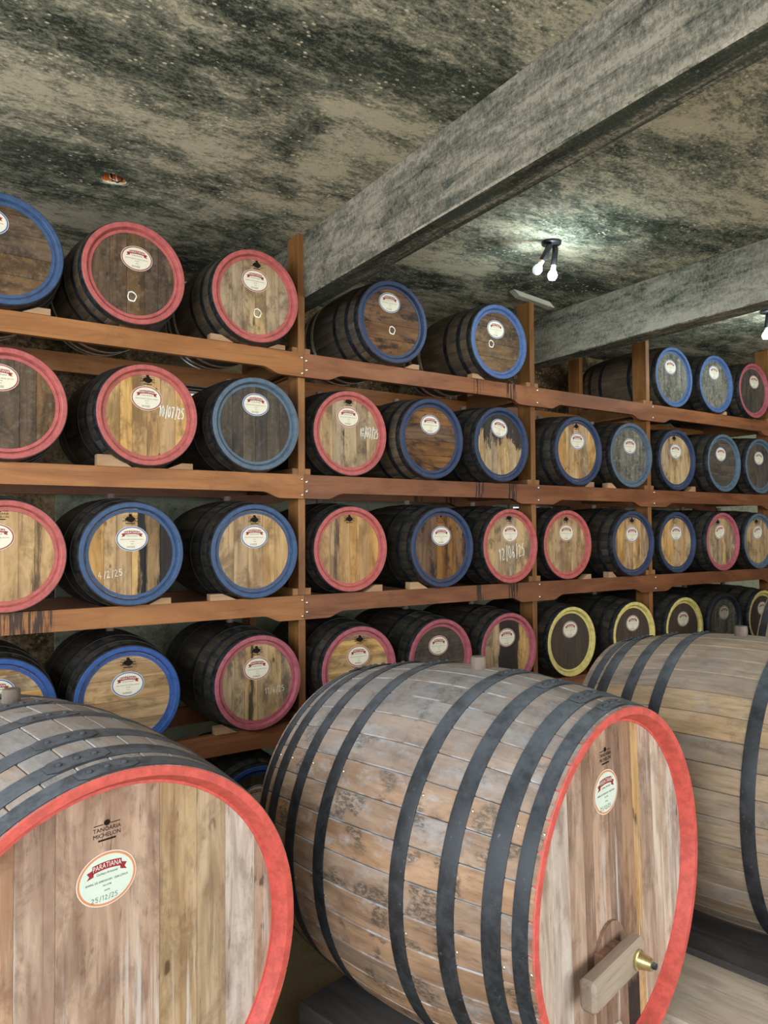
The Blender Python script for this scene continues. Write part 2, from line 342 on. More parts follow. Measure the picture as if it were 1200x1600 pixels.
def tube(name, pts, r, mat, n=6):
    vs, fs = [], []
    P = [Vector(p) for p in pts]
    for i, p in enumerate(P):
        d = (P[min(i+1, len(P)-1)]-P[max(i-1, 0)]).normalized(); a = d.orthogonal().normalized(); b = d.cross(a)
        vs += [p+r*(math.cos(2*PI*k/n)*a+math.sin(2*PI*k/n)*b) for k in range(n)]
    for i in range(len(P)-1):
        for k in range(n): fs.append((i*n+k, i*n+(k+1) % n, (i+1)*n+(k+1) % n, (i+1)*n+k))
    fs += [list(range(n))[::-1], [(len(P)-1)*n+k for k in range(n)]]
    return mesh(name, vs, fs, mat, 60)
obj('wire', tube('wire', [(-.01, .03, .05), (.0, .02, .0), (.02, .0, -.012), (.045, -.005, .004), (.05, .0, .03)], .005, M['lampblack']), h)
obj('wire', tube('wire2', [(.02, .03, .05), (.025, .02, .0), (.0, -.01, -.008), (-.015, .01, .01), (-.02, .02, .04)], .0045, M['lab_white']), h, label='white wire end')

# back wall with two openings that let daylight in behind the barrels
W1 = (1.62, 2.62, 3.10, 3.455); W2 = (5.36, 5.95, 2.12, 2.575)
bm = bmesh.new()
gx = [X0, W1[0], W1[1], W2[0], W2[1], X1]; gz = [0, W2[2], W2[3], W1[2], W1[3], CZ]
for i in range(5):
    for j in range(5):
        if (i, j) in ((1, 3), (3, 1)): continue
        boxbm(gx[i], gx[i+1], YW, YW+.18, gz[j], gz[j+1], 0, bm)
bmesh.ops.remove_doubles(bm, verts=bm.verts, dist=1e-5)
struct(obj('wall_back', bmm('wall_back', bm, M['wall'])))
struct(obj('wall_right', bmm('wall_right', boxbm(X1, X1+.18, Y0, YW+.18, 0, CZ), M['wall'])))
# painted plaster field on the back wall (the pale green dado)
struct(obj('wall_back_dado', bmm('dado', boxbm(.9, 5.30, YW-.012, YW, .02, 2.60, .004), M['greenwall'])))
struct(obj('wall_back_dado', bmm('dado2', boxbm(7.2, X1, YW-.012, YW, .02, 3.72, .004), M['greenwall'])))
for n_, W in (('window_1', W1), ('window_2', W2)):
    bm = bmesh.new()
    for b in ((W[0]-.05, W[1]+.05, W[3], W[3]+.05), (W[0]-.05, W[1]+.05, W[2]-.05, W[2]), (W[0]-.05, W[0], W[2], W[3]), (W[1], W[1]+.05, W[2], W[3])):
        boxbm(b[0], b[1], YW-.03, YW+.06, b[2], b[3], .004, bm)
    struct(obj(n_, bmm(n_, bm, M['greyplank'])))

# concrete ceiling beams
def cbeam(x0, x1, zb, mside, mbot):
    bm = boxbm(x0, x1, Y0, YW, zb, CZ, .008)
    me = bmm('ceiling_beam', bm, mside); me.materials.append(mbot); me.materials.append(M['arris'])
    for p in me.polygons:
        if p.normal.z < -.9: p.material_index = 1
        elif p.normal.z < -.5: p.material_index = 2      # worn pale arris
    o = struct(obj('ceiling_beam', me))
    # shallow ridges left by the formwork boards
    for k, f in enumerate((.36, .68)):
        z = zb+(CZ-zb)*f
        obj('formwork_ridge', bmm('ridge', boxbm(x0-.004, x0+.01, Y0+.1, YW-.02, z-.004, z+.004, .002), mside), o)
    return o
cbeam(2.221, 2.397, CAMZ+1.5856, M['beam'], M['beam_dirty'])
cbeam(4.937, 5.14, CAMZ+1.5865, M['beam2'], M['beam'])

# ------------------------------------------------------------------ barrel rack
TOPS = {'A': 3.497, 'B': 2.687, 'C': 1.889, 'D': 1.071, 'E': .262}
YF0, YF1 = 4.29, 4.33                # front shelf beams
YR0, YR1 = 5.10, 5.14                # rear shelf beams
PX = [.09, 2.231, 4.382, 5.904, 8.06]  # right edge of each post
PW, PD = .052, .155
rack = empty('barrel_rack', 'tall brown timber rack of posts and long beams holding shelves of small barrels', 'rack', (4.1, 4.6, 0))
def rk(name, me, label=None):
    o = obj(name, me, rack, label=label); o.location = (-4.1, -4.6, 0); return o
for i, px in enumerate(PX):
    top = CZ-.003 if i != 2 else 4.225
    rk('post', bmm('post', boxbm(px-PW, px, YF1, YF1+PD, 0, top, .003), M['post']))
    rk('post', bmm('rear_post', boxbm(px-PW, px, YR1, YR1+PD, 0, CZ-.003 if i != 2 else 4.2, .003), M['post']))
def beam_mesh(x0, x1, y0, y1, zt, posts, mat, hi=.158, mid=.118, arch=True):
    pts = []      # lower outline left to right, with an arch between the posts
    n = 6
    stops = sorted(p-PW/2 for p in posts)
    prev = x0; pts.append((x0, zt-hi if (stops and abs(stops[0]-x0) < .3) else zt-mid))
    for s in stops:
        a, b = s-.17, s+.17
        if a > x0+.05:
            pts += [(a-.13+.13*k/n, zt-mid-(hi-mid)*(.5-.5*math.cos(PI*k/n))) for k in range(n+1)]
        if b < x1-.05:
            pts += [(b+.13*k/n, zt-hi+(hi-mid)*(.5-.5*math.cos(PI*k/n))) for k in range(n+1)]
    pts.append((x1, zt-hi if (stops and abs(stops[-1]-x1) < .3) else zt-mid))
    bm = bmesh.new()
    fr, bk = [], []
    for x, z in pts:
        fr.append((bm.verts.new((x, y0, z)), bm.verts.new((x, y0, zt)))); bk.append((bm.verts.new((x, y1, z)), bm.verts.new((x, y1, zt))))
    for i in range(len(pts)-1):
        bm.faces.new((fr[i][0], fr[i+1][0], fr[i+1][1], fr[i][1])); bm.faces.new((bk[i][0], bk[i][1], bk[i+1][1], bk[i+1][0]))
        bm.faces.new((fr[i][1], fr[i+1][1], bk[i+1][1], bk[i][1])); bm.faces.new((fr[i][0], bk[i][0], bk[i+1][0], fr[i+1][0]))
    for i in (0, -1): bm.faces.new((fr[i][0], fr[i][1], bk[i][1], bk[i][0]))
    bmesh.ops.remove_doubles(bm, verts=bm.verts, dist=1e-5)
    return bmm('shelf_beam', bm, mat)
XJ = PX[1]-PW/2-.004
bolt_me = solid_z('bolt', [(.011, 0), (.011, .003), (.009, .008), (.004, .011)], M['bolt'], 10)
def bolt(x, z, par):
    o = obj('bolt', bolt_me, par, (x, YF0, z), (PI/2, 0, 0)); return o
for k, zt in TOPS.items():
    mid = .118 if k != 'D' else .13
    bl = rk('shelf_beam', beam_mesh(-.06, XJ-.001, YF0, YF1, zt, [PX[0], PX[1]], {'C': M['rackLd'], 'D': M['rackR']}.get(k, M['rackL']), mid=mid), label='orange brown front beam')
    br = rk('shelf_beam', beam_mesh(XJ+.001, 8.2, YF0, YF1, zt, PX[1:], M['rackR'], mid=mid))
    rk('rear_shelf_beam', beam_mesh(-.06, 8.2, YR0, YR1, zt, PX, M['rackL'] if k in 'A' else M['rackR'], mid=.125))
    for zz, dx in ((-.03, -.016), (-.135, -.014)): bolt(XJ+dx, zt+zz, bl)
    for zz, dx in ((-.048, .017), (-.11, .019)): bolt(XJ+dx, zt+zz, br)
    for p in PX[2:]:
        for zz in (-.022, -.125): bolt(p-PW/2+.01, zt+zz, br)
    for p in PX:
        for s in (0, 1):
            x0 = p-PW-.042 if s == 0 else p+.001
            rk('cross_ledger', bmm('cross_ledger', boxbm(x0, x0+.041, YF1+.001, YR0-.002, zt-.10, zt+.045, .003), M['ledger']))
pk = obj('loose_plank', bmm('loose_plank', boxbm(-.22, .22, -.035, .035, -.02, .02, .004), M['greyplank']), None, (4.40, 4.37, 4.262), (.0, math.radians(8), math.radians(-6)))
bm = bmesh.new(); bm.from_mesh(pk.data)
for v_ in bm.verts:
    if v_.co.x < 0 and v_.co.z < 0: v_.co.x += .06
    if v_.co.x > 0 and v_.co.z > 0: v_.co.x -= .05
bm.to_mesh(pk.data); bm.free()
tag(pk, 'short grey green plank wedged between the top of a rack post and the ceiling', 'plank')

# ------------------------------------------------------------------ lettering helpers
_tc = {}
def text_mesh(s, size, mat, warp=None, xs=1.0, bold=0.):
    cu = bpy.data.curves.new('tmp', 'FONT'); cu.body = s; cu.size = size; cu.align_x = 'CENTER'; cu.align_y = 'CENTER'; cu.resolution_u = 2; cu.offset = bold
    o = bpy.data.objects.new('tmp', cu); COL.objects.link(o); bpy.context.view_layer.update()
    me = bpy.data.meshes.new_from_object(o.evaluated_get(bpy.context.evaluated_depsgraph_get()))
    bpy.data.objects.remove(o); bpy.data.curves.remove(cu)
    vs = [(v.co.x*xs, v.co.y) for v in me.vertices]; fs = [list(p.vertices) for p in me.polygons]; bpy.data.meshes.remove(me)
    if warp: vs = [warp(x, y) for x, y in vs]
    return vs, fs
def flat(name, pieces, y, mat):
    """pieces: list of (2d verts, faces) in the x,z plane facing -Y"""
    vs, fs = [], []
    for p, f in pieces:
        b = len(vs); vs += [(x, y, z) for x, z in p]; fs += [[b+i for i in q] for q in f]
    return mesh(name, vs, fs, mat)
def oval(a, b, n=40): return ([(a*math.cos(2*PI*i/n), b*math.sin(2*PI*i/n)) for i in range(n)], [list(range(n))])
def ringp(a, b, a2, b2, n=40):
    v = [(a*math.cos(2*PI*i/n), b*math.sin(2*PI*i/n)) for i in range(n)]+[(a2*math.cos(2*PI*i/n), b2*math.sin(2*PI*i/n)) for i in range(n)]
    return (v, [(i, (i+1) % n, n+(i+1) % n, n+i) for i in range(n)])
DIG = {'0': [[(.5, 1), (.15, .75), (.15, .25), (.5, 0), (.85, .25), (.85, .75), (.5, 1)]], '1': [[(.25, .8), (.5, 1), (.5, 0)]],
       '2': [[(.15, .8), (.5, 1), (.85, .75), (.15, 0), (.9, .03)]], '3': [[(.15, .9), (.6, 1), (.8, .75), (.45, .55), (.85, .3), (.5, 0), (.1, .12)]],
       '4': [[(.6, 1), (.1, .35), (.9, .35)], [(.65, .6), (.6, 0)]], '5': [[(.85, 1), (.25, 1), (.2, .6), (.6, .62), (.85, .35), (.6, 0), (.1, .08)]],
       '6': [[(.7, 1), (.25, .55), (.2, .2), (.5, 0), (.8, .2), (.65, .5), (.25, .4)]], '7': [[(.1, 1), (.85, 1), (.4, 0)], [(.3, .5), (.75, .52)]],
       '8': [[(.5, .55), (.2, .78), (.5, 1), (.8, .78), (.2, .25), (.5, 0), (.8, .25), (.5, .55)]], '9': [[(.8, .7), (.4, .5), (.2, .75), (.5, 1), (.8, .8), (.65, 0)]],
       '/': [[(.75, 1.1), (.2, -.15)]], '|': [[(.5, 1.1), (.5, -.1)]]}
def strokes(s, w, h, th, seed=0, closed=False):
    rr = random.Random(seed); vs, fs = [], []; x = -len(s)*w*.5
    for ch in s:
        for ln in DIG.get(ch, []):
            P = [(x+px*w*.8+rr.uniform(-.05, .05)*w, (py-.5)*h+rr.uniform(-.04, .04)*h) for px, py in ln]
            for (ax, az), (bx, bz) in zip(P, P[1:]):
                dx, dz = bx-ax, bz-az; L = math.hypot(dx, dz) or 1; nx, nz = -dz/L*th/2, dx/L*th/2; ex, ez = dx/L*th*.3, dz/L*th*.3
                b = len(vs); vs += [(ax+nx-ex, az+nz-ez), (ax-nx-ex, az-nz-ez), (bx-nx+ex, bz-nz+ez), (bx+nx+ex, bz+nz+ez)]; fs.append((b, b+1, b+2, b+3))
        x += w*(.75 if ch in '1/|' else 1)
    return vs, fs
def loop_chalk(r, th, seed):
    rr = random.Random(seed); n = 16; v = []; q = [r*(1+rr.uniform(-.12, .12)) for _ in range(n)]
    v = [(q[i]*.85*math.cos(2*PI*i/n), q[i]*math.sin(2*PI*i/n)) for i in range(n)]+[((q[i]-th)*.85*math.cos(2*PI*i/n), (q[i]-th)*math.sin(2*PI*i/n)) for i in range(n)]
    return (v, [(i, (i+1) % n, n+(i+1) % n, n+i) for i in range(n)])

# label artwork, drawn once and shared: an oval sticker 2a wide, 2b tall
LA, LB = .090, .071
def arc(x): return -2.3*x*x
def label_set(kind, lines):
    body = {'big': M['lab_mint']}.get(kind, M['lab_cream']); S = {}
    S['label'] = flat('label', [oval(LA, LB)], -.0010, M['lab_white'])
    S['field'] = flat('label_field', [oval(LA*.90, LB*.885)], -.0018, body)
    for c in ('red', 'blue', 'orange', 'brown'): S['border_'+c] = flat('label_border', [ringp(LA*.97, LB*.965, LA*.90, LB*.885)], -.0016, M['lab_'+c])
    n = 12; top, bot = [], []
    for i in range(n+1):
        x = -.044+.088*i/n; top.append((x, .046+arc(x))); bot.append((x, .026+arc(x)))
    band = (top+bot, [(i, i+1, n+1+i+1, n+1+i) for i in range(n)])
    tails = []
    for s in (-1, 1):
        y = arc(.044); v = [(s*.040, .038+y), (s*.040, .019+y), (s*.060, .014+y), (s*.053, .023+y), (s*.060, .032+y)]; tails.append((v, [[0, 1, 2, 3], [0, 3, 4]]))
    S['ribbon'] = flat('ribbon', [band]+tails, -.0024, M['lab_red'])
    S['lettering'] = flat('lettering', [text_mesh('PARATIANA', .0185, None, lambda x, y: (x, y*1.05+.0362+arc(x)), .86)], -.0032, M['lab_white'])
    pr = [text_mesh('Cachaça Artesanal', .0085, None, lambda x, y: (x+.12*y, y+.0165-.5*x*x))]
    y = -.004
    for k, (tx, sz) in enumerate(lines): pr.append(text_mesh(tx, sz, None, lambda x, yy, y=y: (x, yy+y))); y -= (.012, .0135, .012)[k]
    S['print'] = flat('print', pr, -.0026, M['ink']); return S
LS = label_set('small', [('BARRIL DE CARVALHO FRANCÊS - 200 LITROS', .0062), ('ISO 0198', .0062), ('DATA', .0062)])
LBG = label_set('big', [('BARRIL DE AMENDOIM - 2000 LITROS', .0076), ('ISO 0198', .0066), ('DATA', .0062)])
HAND = {}
def add_label(root, S, border, loc, roll=0., date='25/11/22', scale=(1, 1, 1), h=.010, wd=.0068):
    lab = obj('label', S['label'], root, loc, (0, roll, 0)); lab.scale = scale
    obj('label_field', S['field'], lab); obj('label_border', S['border_'+border], lab); obj('ribbon', S['ribbon'], lab)
    obj('lettering', S['lettering'], lab); obj('print', S['print'], lab)
    if date not in HAND: HAND[date] = flat('handwritten_date', [([(x-.002, z-.0475) for x, z in strokes(date, wd, h, .0013, 3)[0]], strokes(date, wd, h, .0013, 3)[1])], -.0026, M['pencil'])
    obj('handwritten_date', HAND[date], lab); return lab
# cooper's stamp, burnt into the head
def bar(x0, x1, z0, z1): return ([(x0, z0), (x1, z0), (x1, z1), (x0, z1)], [(0, 1, 2, 3)])
def mv(p, dx, dz): return ([(x+dx, z+dz) for x, z in p[0]], p[1])
STAMP = flat('burnt_stamp', [mv(oval(.010, .009, 16), 0, .031), bar(-.042, -.012, .026, .0285), bar(.012, .042, .026, .0285),
    text_mesh('TANOARIA', .0185, None, lambda x, y: (x, y+.012), .95), text_mesh('MICHELON', .0185, None, lambda x, y: (x, y-.006), .95), bar(-.028, .028, -.023, -.0175)], 0, M['burn'])
t_smudge = random.Random(4)
SMUDGE = flat('scorch', [([((.030+.008*t_smudge.uniform(-1, 1))*math.cos(2*PI*i/14), (.017+.006*t_smudge.uniform(-1, 1))*math.sin(2*PI*i/14)+.008) for i in range(14)], [list(range(14))])], .0004, M['burn'])

# ------------------------------------------------------------------ barrel geometry
def stave_mesh(Rb, Rh, L, N, n, thick, gap, bev, mat):
    vs, fs, uv = [], [], []
    sec = [(-1, -bev), (-.93, 0), (0, 0), (.93, 0), (1, -bev), (1, -thick), (-1, -thick)]
    us = [0, .035, .5, .965, 1, 1, 0]
    for i in range(n+1):
        t = -1+2*i/n; r = Rb-(Rb-Rh)*t*t; hw = PI/N-gap/2/r
        for s, d in sec: a = s*hw; vs.append(((r+d)*math.sin(a), t*L, (r+d)*math.cos(a)))
    k = 7
    for i in range(n):
        for q in range(k): fs.append((i*k+q, i*k+(q+1) % k, (i+1)*k+(q+1) % k, (i+1)*k+q))
    fs.append(list(range(k))[::-1]); fs.append([n*k+q for q in range(k)])
    me = mesh('stave', vs, fs, mat, 40); l = me.uv_layers.new(name='UVMap')
    for p in me.polygons:
        for li in p.loop_indices: l.data[li].uv = (us[me.loops[li].vertex_index % k], 0)
    return me
def hoop_mesh(Rb, Rh, L, a, b, th, mat, n=64):
    pr = lambda t: Rb-(Rb-Rh)*t*t
    return lathe_y('hoop', [(a*L, pr(a)-.002), (a*L, pr(a)+th*.7), ((a*.9+b*.1)*L, pr(a*.9+b*.1)+th), ((a*.1+b*.9)*L, pr(a*.1+b*.9)+th), (b*L, pr(b)+th*.7), (b*L, pr(b)-.002)], mat, n, True, 40)
def board_mesh(a, b, R, yf, th, mat, ch=.0026):
    """one head board between x=a and x=b, clipped to the circle R; front face at y=yf"""
    def outline(a, b, R):
        a = max(a, -R*.9995); b = min(b, R*.9995); n = 9; top = []
        for i in range(n+1):
            x = a+(b-a)*i/n; top.append((x, math.sqrt(max(R*R-x*x, 0))))
        return top+[(x, -z) for x, z in reversed(top)]
    o0 = outline(a, b, R); o1 = outline(a+ch, b-ch, R-ch*.3); n = len(o0)
    vs = [(x, yf, z) for x, z in o1]+[(x, yf+ch*1.3, z) for x, z in o0]+[(x, yf+th, z) for x, z in o0]
    fs = [list(range(n))]+[(i, (i+1) % n, n+(i+1) % n, n+i) for i in range(n)]+[(n+i, n+(i+1) % n, 2*n+(i+1) % n, 2*n+i) for i in range(n)]+[list(range(2*n, 3*n))[::-1]]
    bm = bmesh.new(); me = mesh('t', vs, fs, None); bm.from_mesh(me); bpy.data.meshes.remove(me)
    bmesh.ops.remove_doubles(bm, verts=bm.verts, dist=1e-6)
    return bmm('head_board', bm, mat)
RB, RH, LL, NS = .331, .292, .46, 26
ST = {k: stave_mesh(RB, RH, LL, NS, 10, .026, .0010, .0016, M[k]) for k in ('dark_body', 'brown_body')}
HB = [(.895, .985), (.66, .745), (.34, .425)]
HOOPS = {mk: [hoop_mesh(RB, RH, LL, s*a if s > 0 else -b, s*b if s > 0 else -a, .0032, M[mk], 56) for s in (-1, 1) for a, b in HB] for mk in ('hoop', 'steel')}
RIMP = [(-.448, .2925), (-.4605, .2915), (-.4625, .289), (-.4625, .268), (-.460, .264), (-.442, .259), (-.4375, .2565), (-.4375, .2545), (-.4415, .253), (-.4415, .2365), (-.4385, .2355), (-.434, .2355), (-.434, .266), (-.448, .266)]
RIM = {}
def rim(c):
    if c not in RIM: RIM[c] = lathe_y('rim', RIMP, M[c], 64, True, 30)
    return RIM[c]
BACK = lathe_y('back_head', [(.435, .001), (.435, .262), (.46, .266), (.4605, .291), (.45, .2925), (.44, .27), (.425, .26), (.425, .001)], M['dark_body'], 40)
LAY = [[-.26, -.155, -.085, .0, .075, .165, .26], [-.26, -.135, -.04, .06, .14, .26], [-.26, -.17, -.095, -.03, .04, .10, .18, .26], [-.26, -.20, -.105, .015, .125, .26]]
BM = {}
def boards(lay, mk):
    if (lay, mk) not in BM: BM[lay, mk] = [board_mesh(a, b, .2568, -.4385, .02, M[mk]) for a, b in zip(LAY[lay], LAY[lay][1:])]
    return BM[lay, mk]
BUNG = solid_z('bung', [(.024, -.012), (.026, .028), (.024, .034)], M['cork'], 14)
KN = {}
def small_barrel(label, group, x, z, yaw, rimc, head, lay=0, rot=0., body='dark_body', date='25/11/22', stamp=None, chalk=None, y0=4.22, border=None, lroll=0., lpos=(0., .115), haslab=True, rear='hoop', grow=1.0, bung=True):
    cx, cy = x-LL*math.sin(yaw), y0+LL*math.cos(yaw)
    root = empty('barrel', label, 'barrel', (cx, cy, z-RB), (0, 0, yaw), group)
    up_ = (0, 0, RB); me = ST[body]; off = random.uniform(0, 6)
    for k in range(NS): obj('stave', me, root, up_, (0, 2*PI*(k+.3)/NS+off, 0))
    for i in range(6): obj('hoop', HOOPS[rear if i >= 3 else 'hoop'][i], root, up_)
    obj('rim', rim(rimc), root, up_)
    for bme in boards(lay, head): obj('head_board', bme, root, up_, (0, rot, 0))
    obj('back_head', BACK, root, up_)
    if bung: obj('bung', BUNG, root, (0, 0, 2*RB-.002))
    yf = -.4385
    if haslab:
        b = border or {'red': 'red', 'pink': 'red', 'yellow': 'brown', 'bigred': 'red'}.get(rimc, 'blue')
        add_label(root, LS, b, (lpos[0], yf, RB+lpos[1]), lroll, date)
    if stamp:
        s = obj('burnt_stamp', STAMP, root, (stamp[0], yf-.0012, RB+stamp[1])); s.scale = (.95, 1, .9)
        if len(stamp) > 2: obj('scorch_mark', SMUDGE, root, (stamp[0], yf-.0014, RB+stamp[1]))
    if chalk:
        kind, cxx, czz = chalk[0], chalk[1], chalk[2]
        key = chalk[:1]+chalk[3:]
        if key not in KN:
            if kind == 'o': KN[key] = flat('chalk_ring', [loop_chalk(.031, .0075, len(KN))], 0, M['chalk'])
            else: KN[key] = flat('chalk_date', [strokes(kind, chalk[3], chalk[4], chalk[5], len(KN))], 0, M['chalk'])
        obj('chalk_mark', KN[key], root, (cxx, yf-.0015, RB+czz), (0, chalk[6] if len(chalk) > 6 else 0, 0))
    return root
GA, GB, GC, GD = 'barrels on the top shelf', 'barrels on the second shelf from the top', 'barrels on the third shelf from the top', 'barrels on the fourth shelf'
zA, zB, zC, zD = (TOPS[k]+RH+.008 for k in 'ABCD')
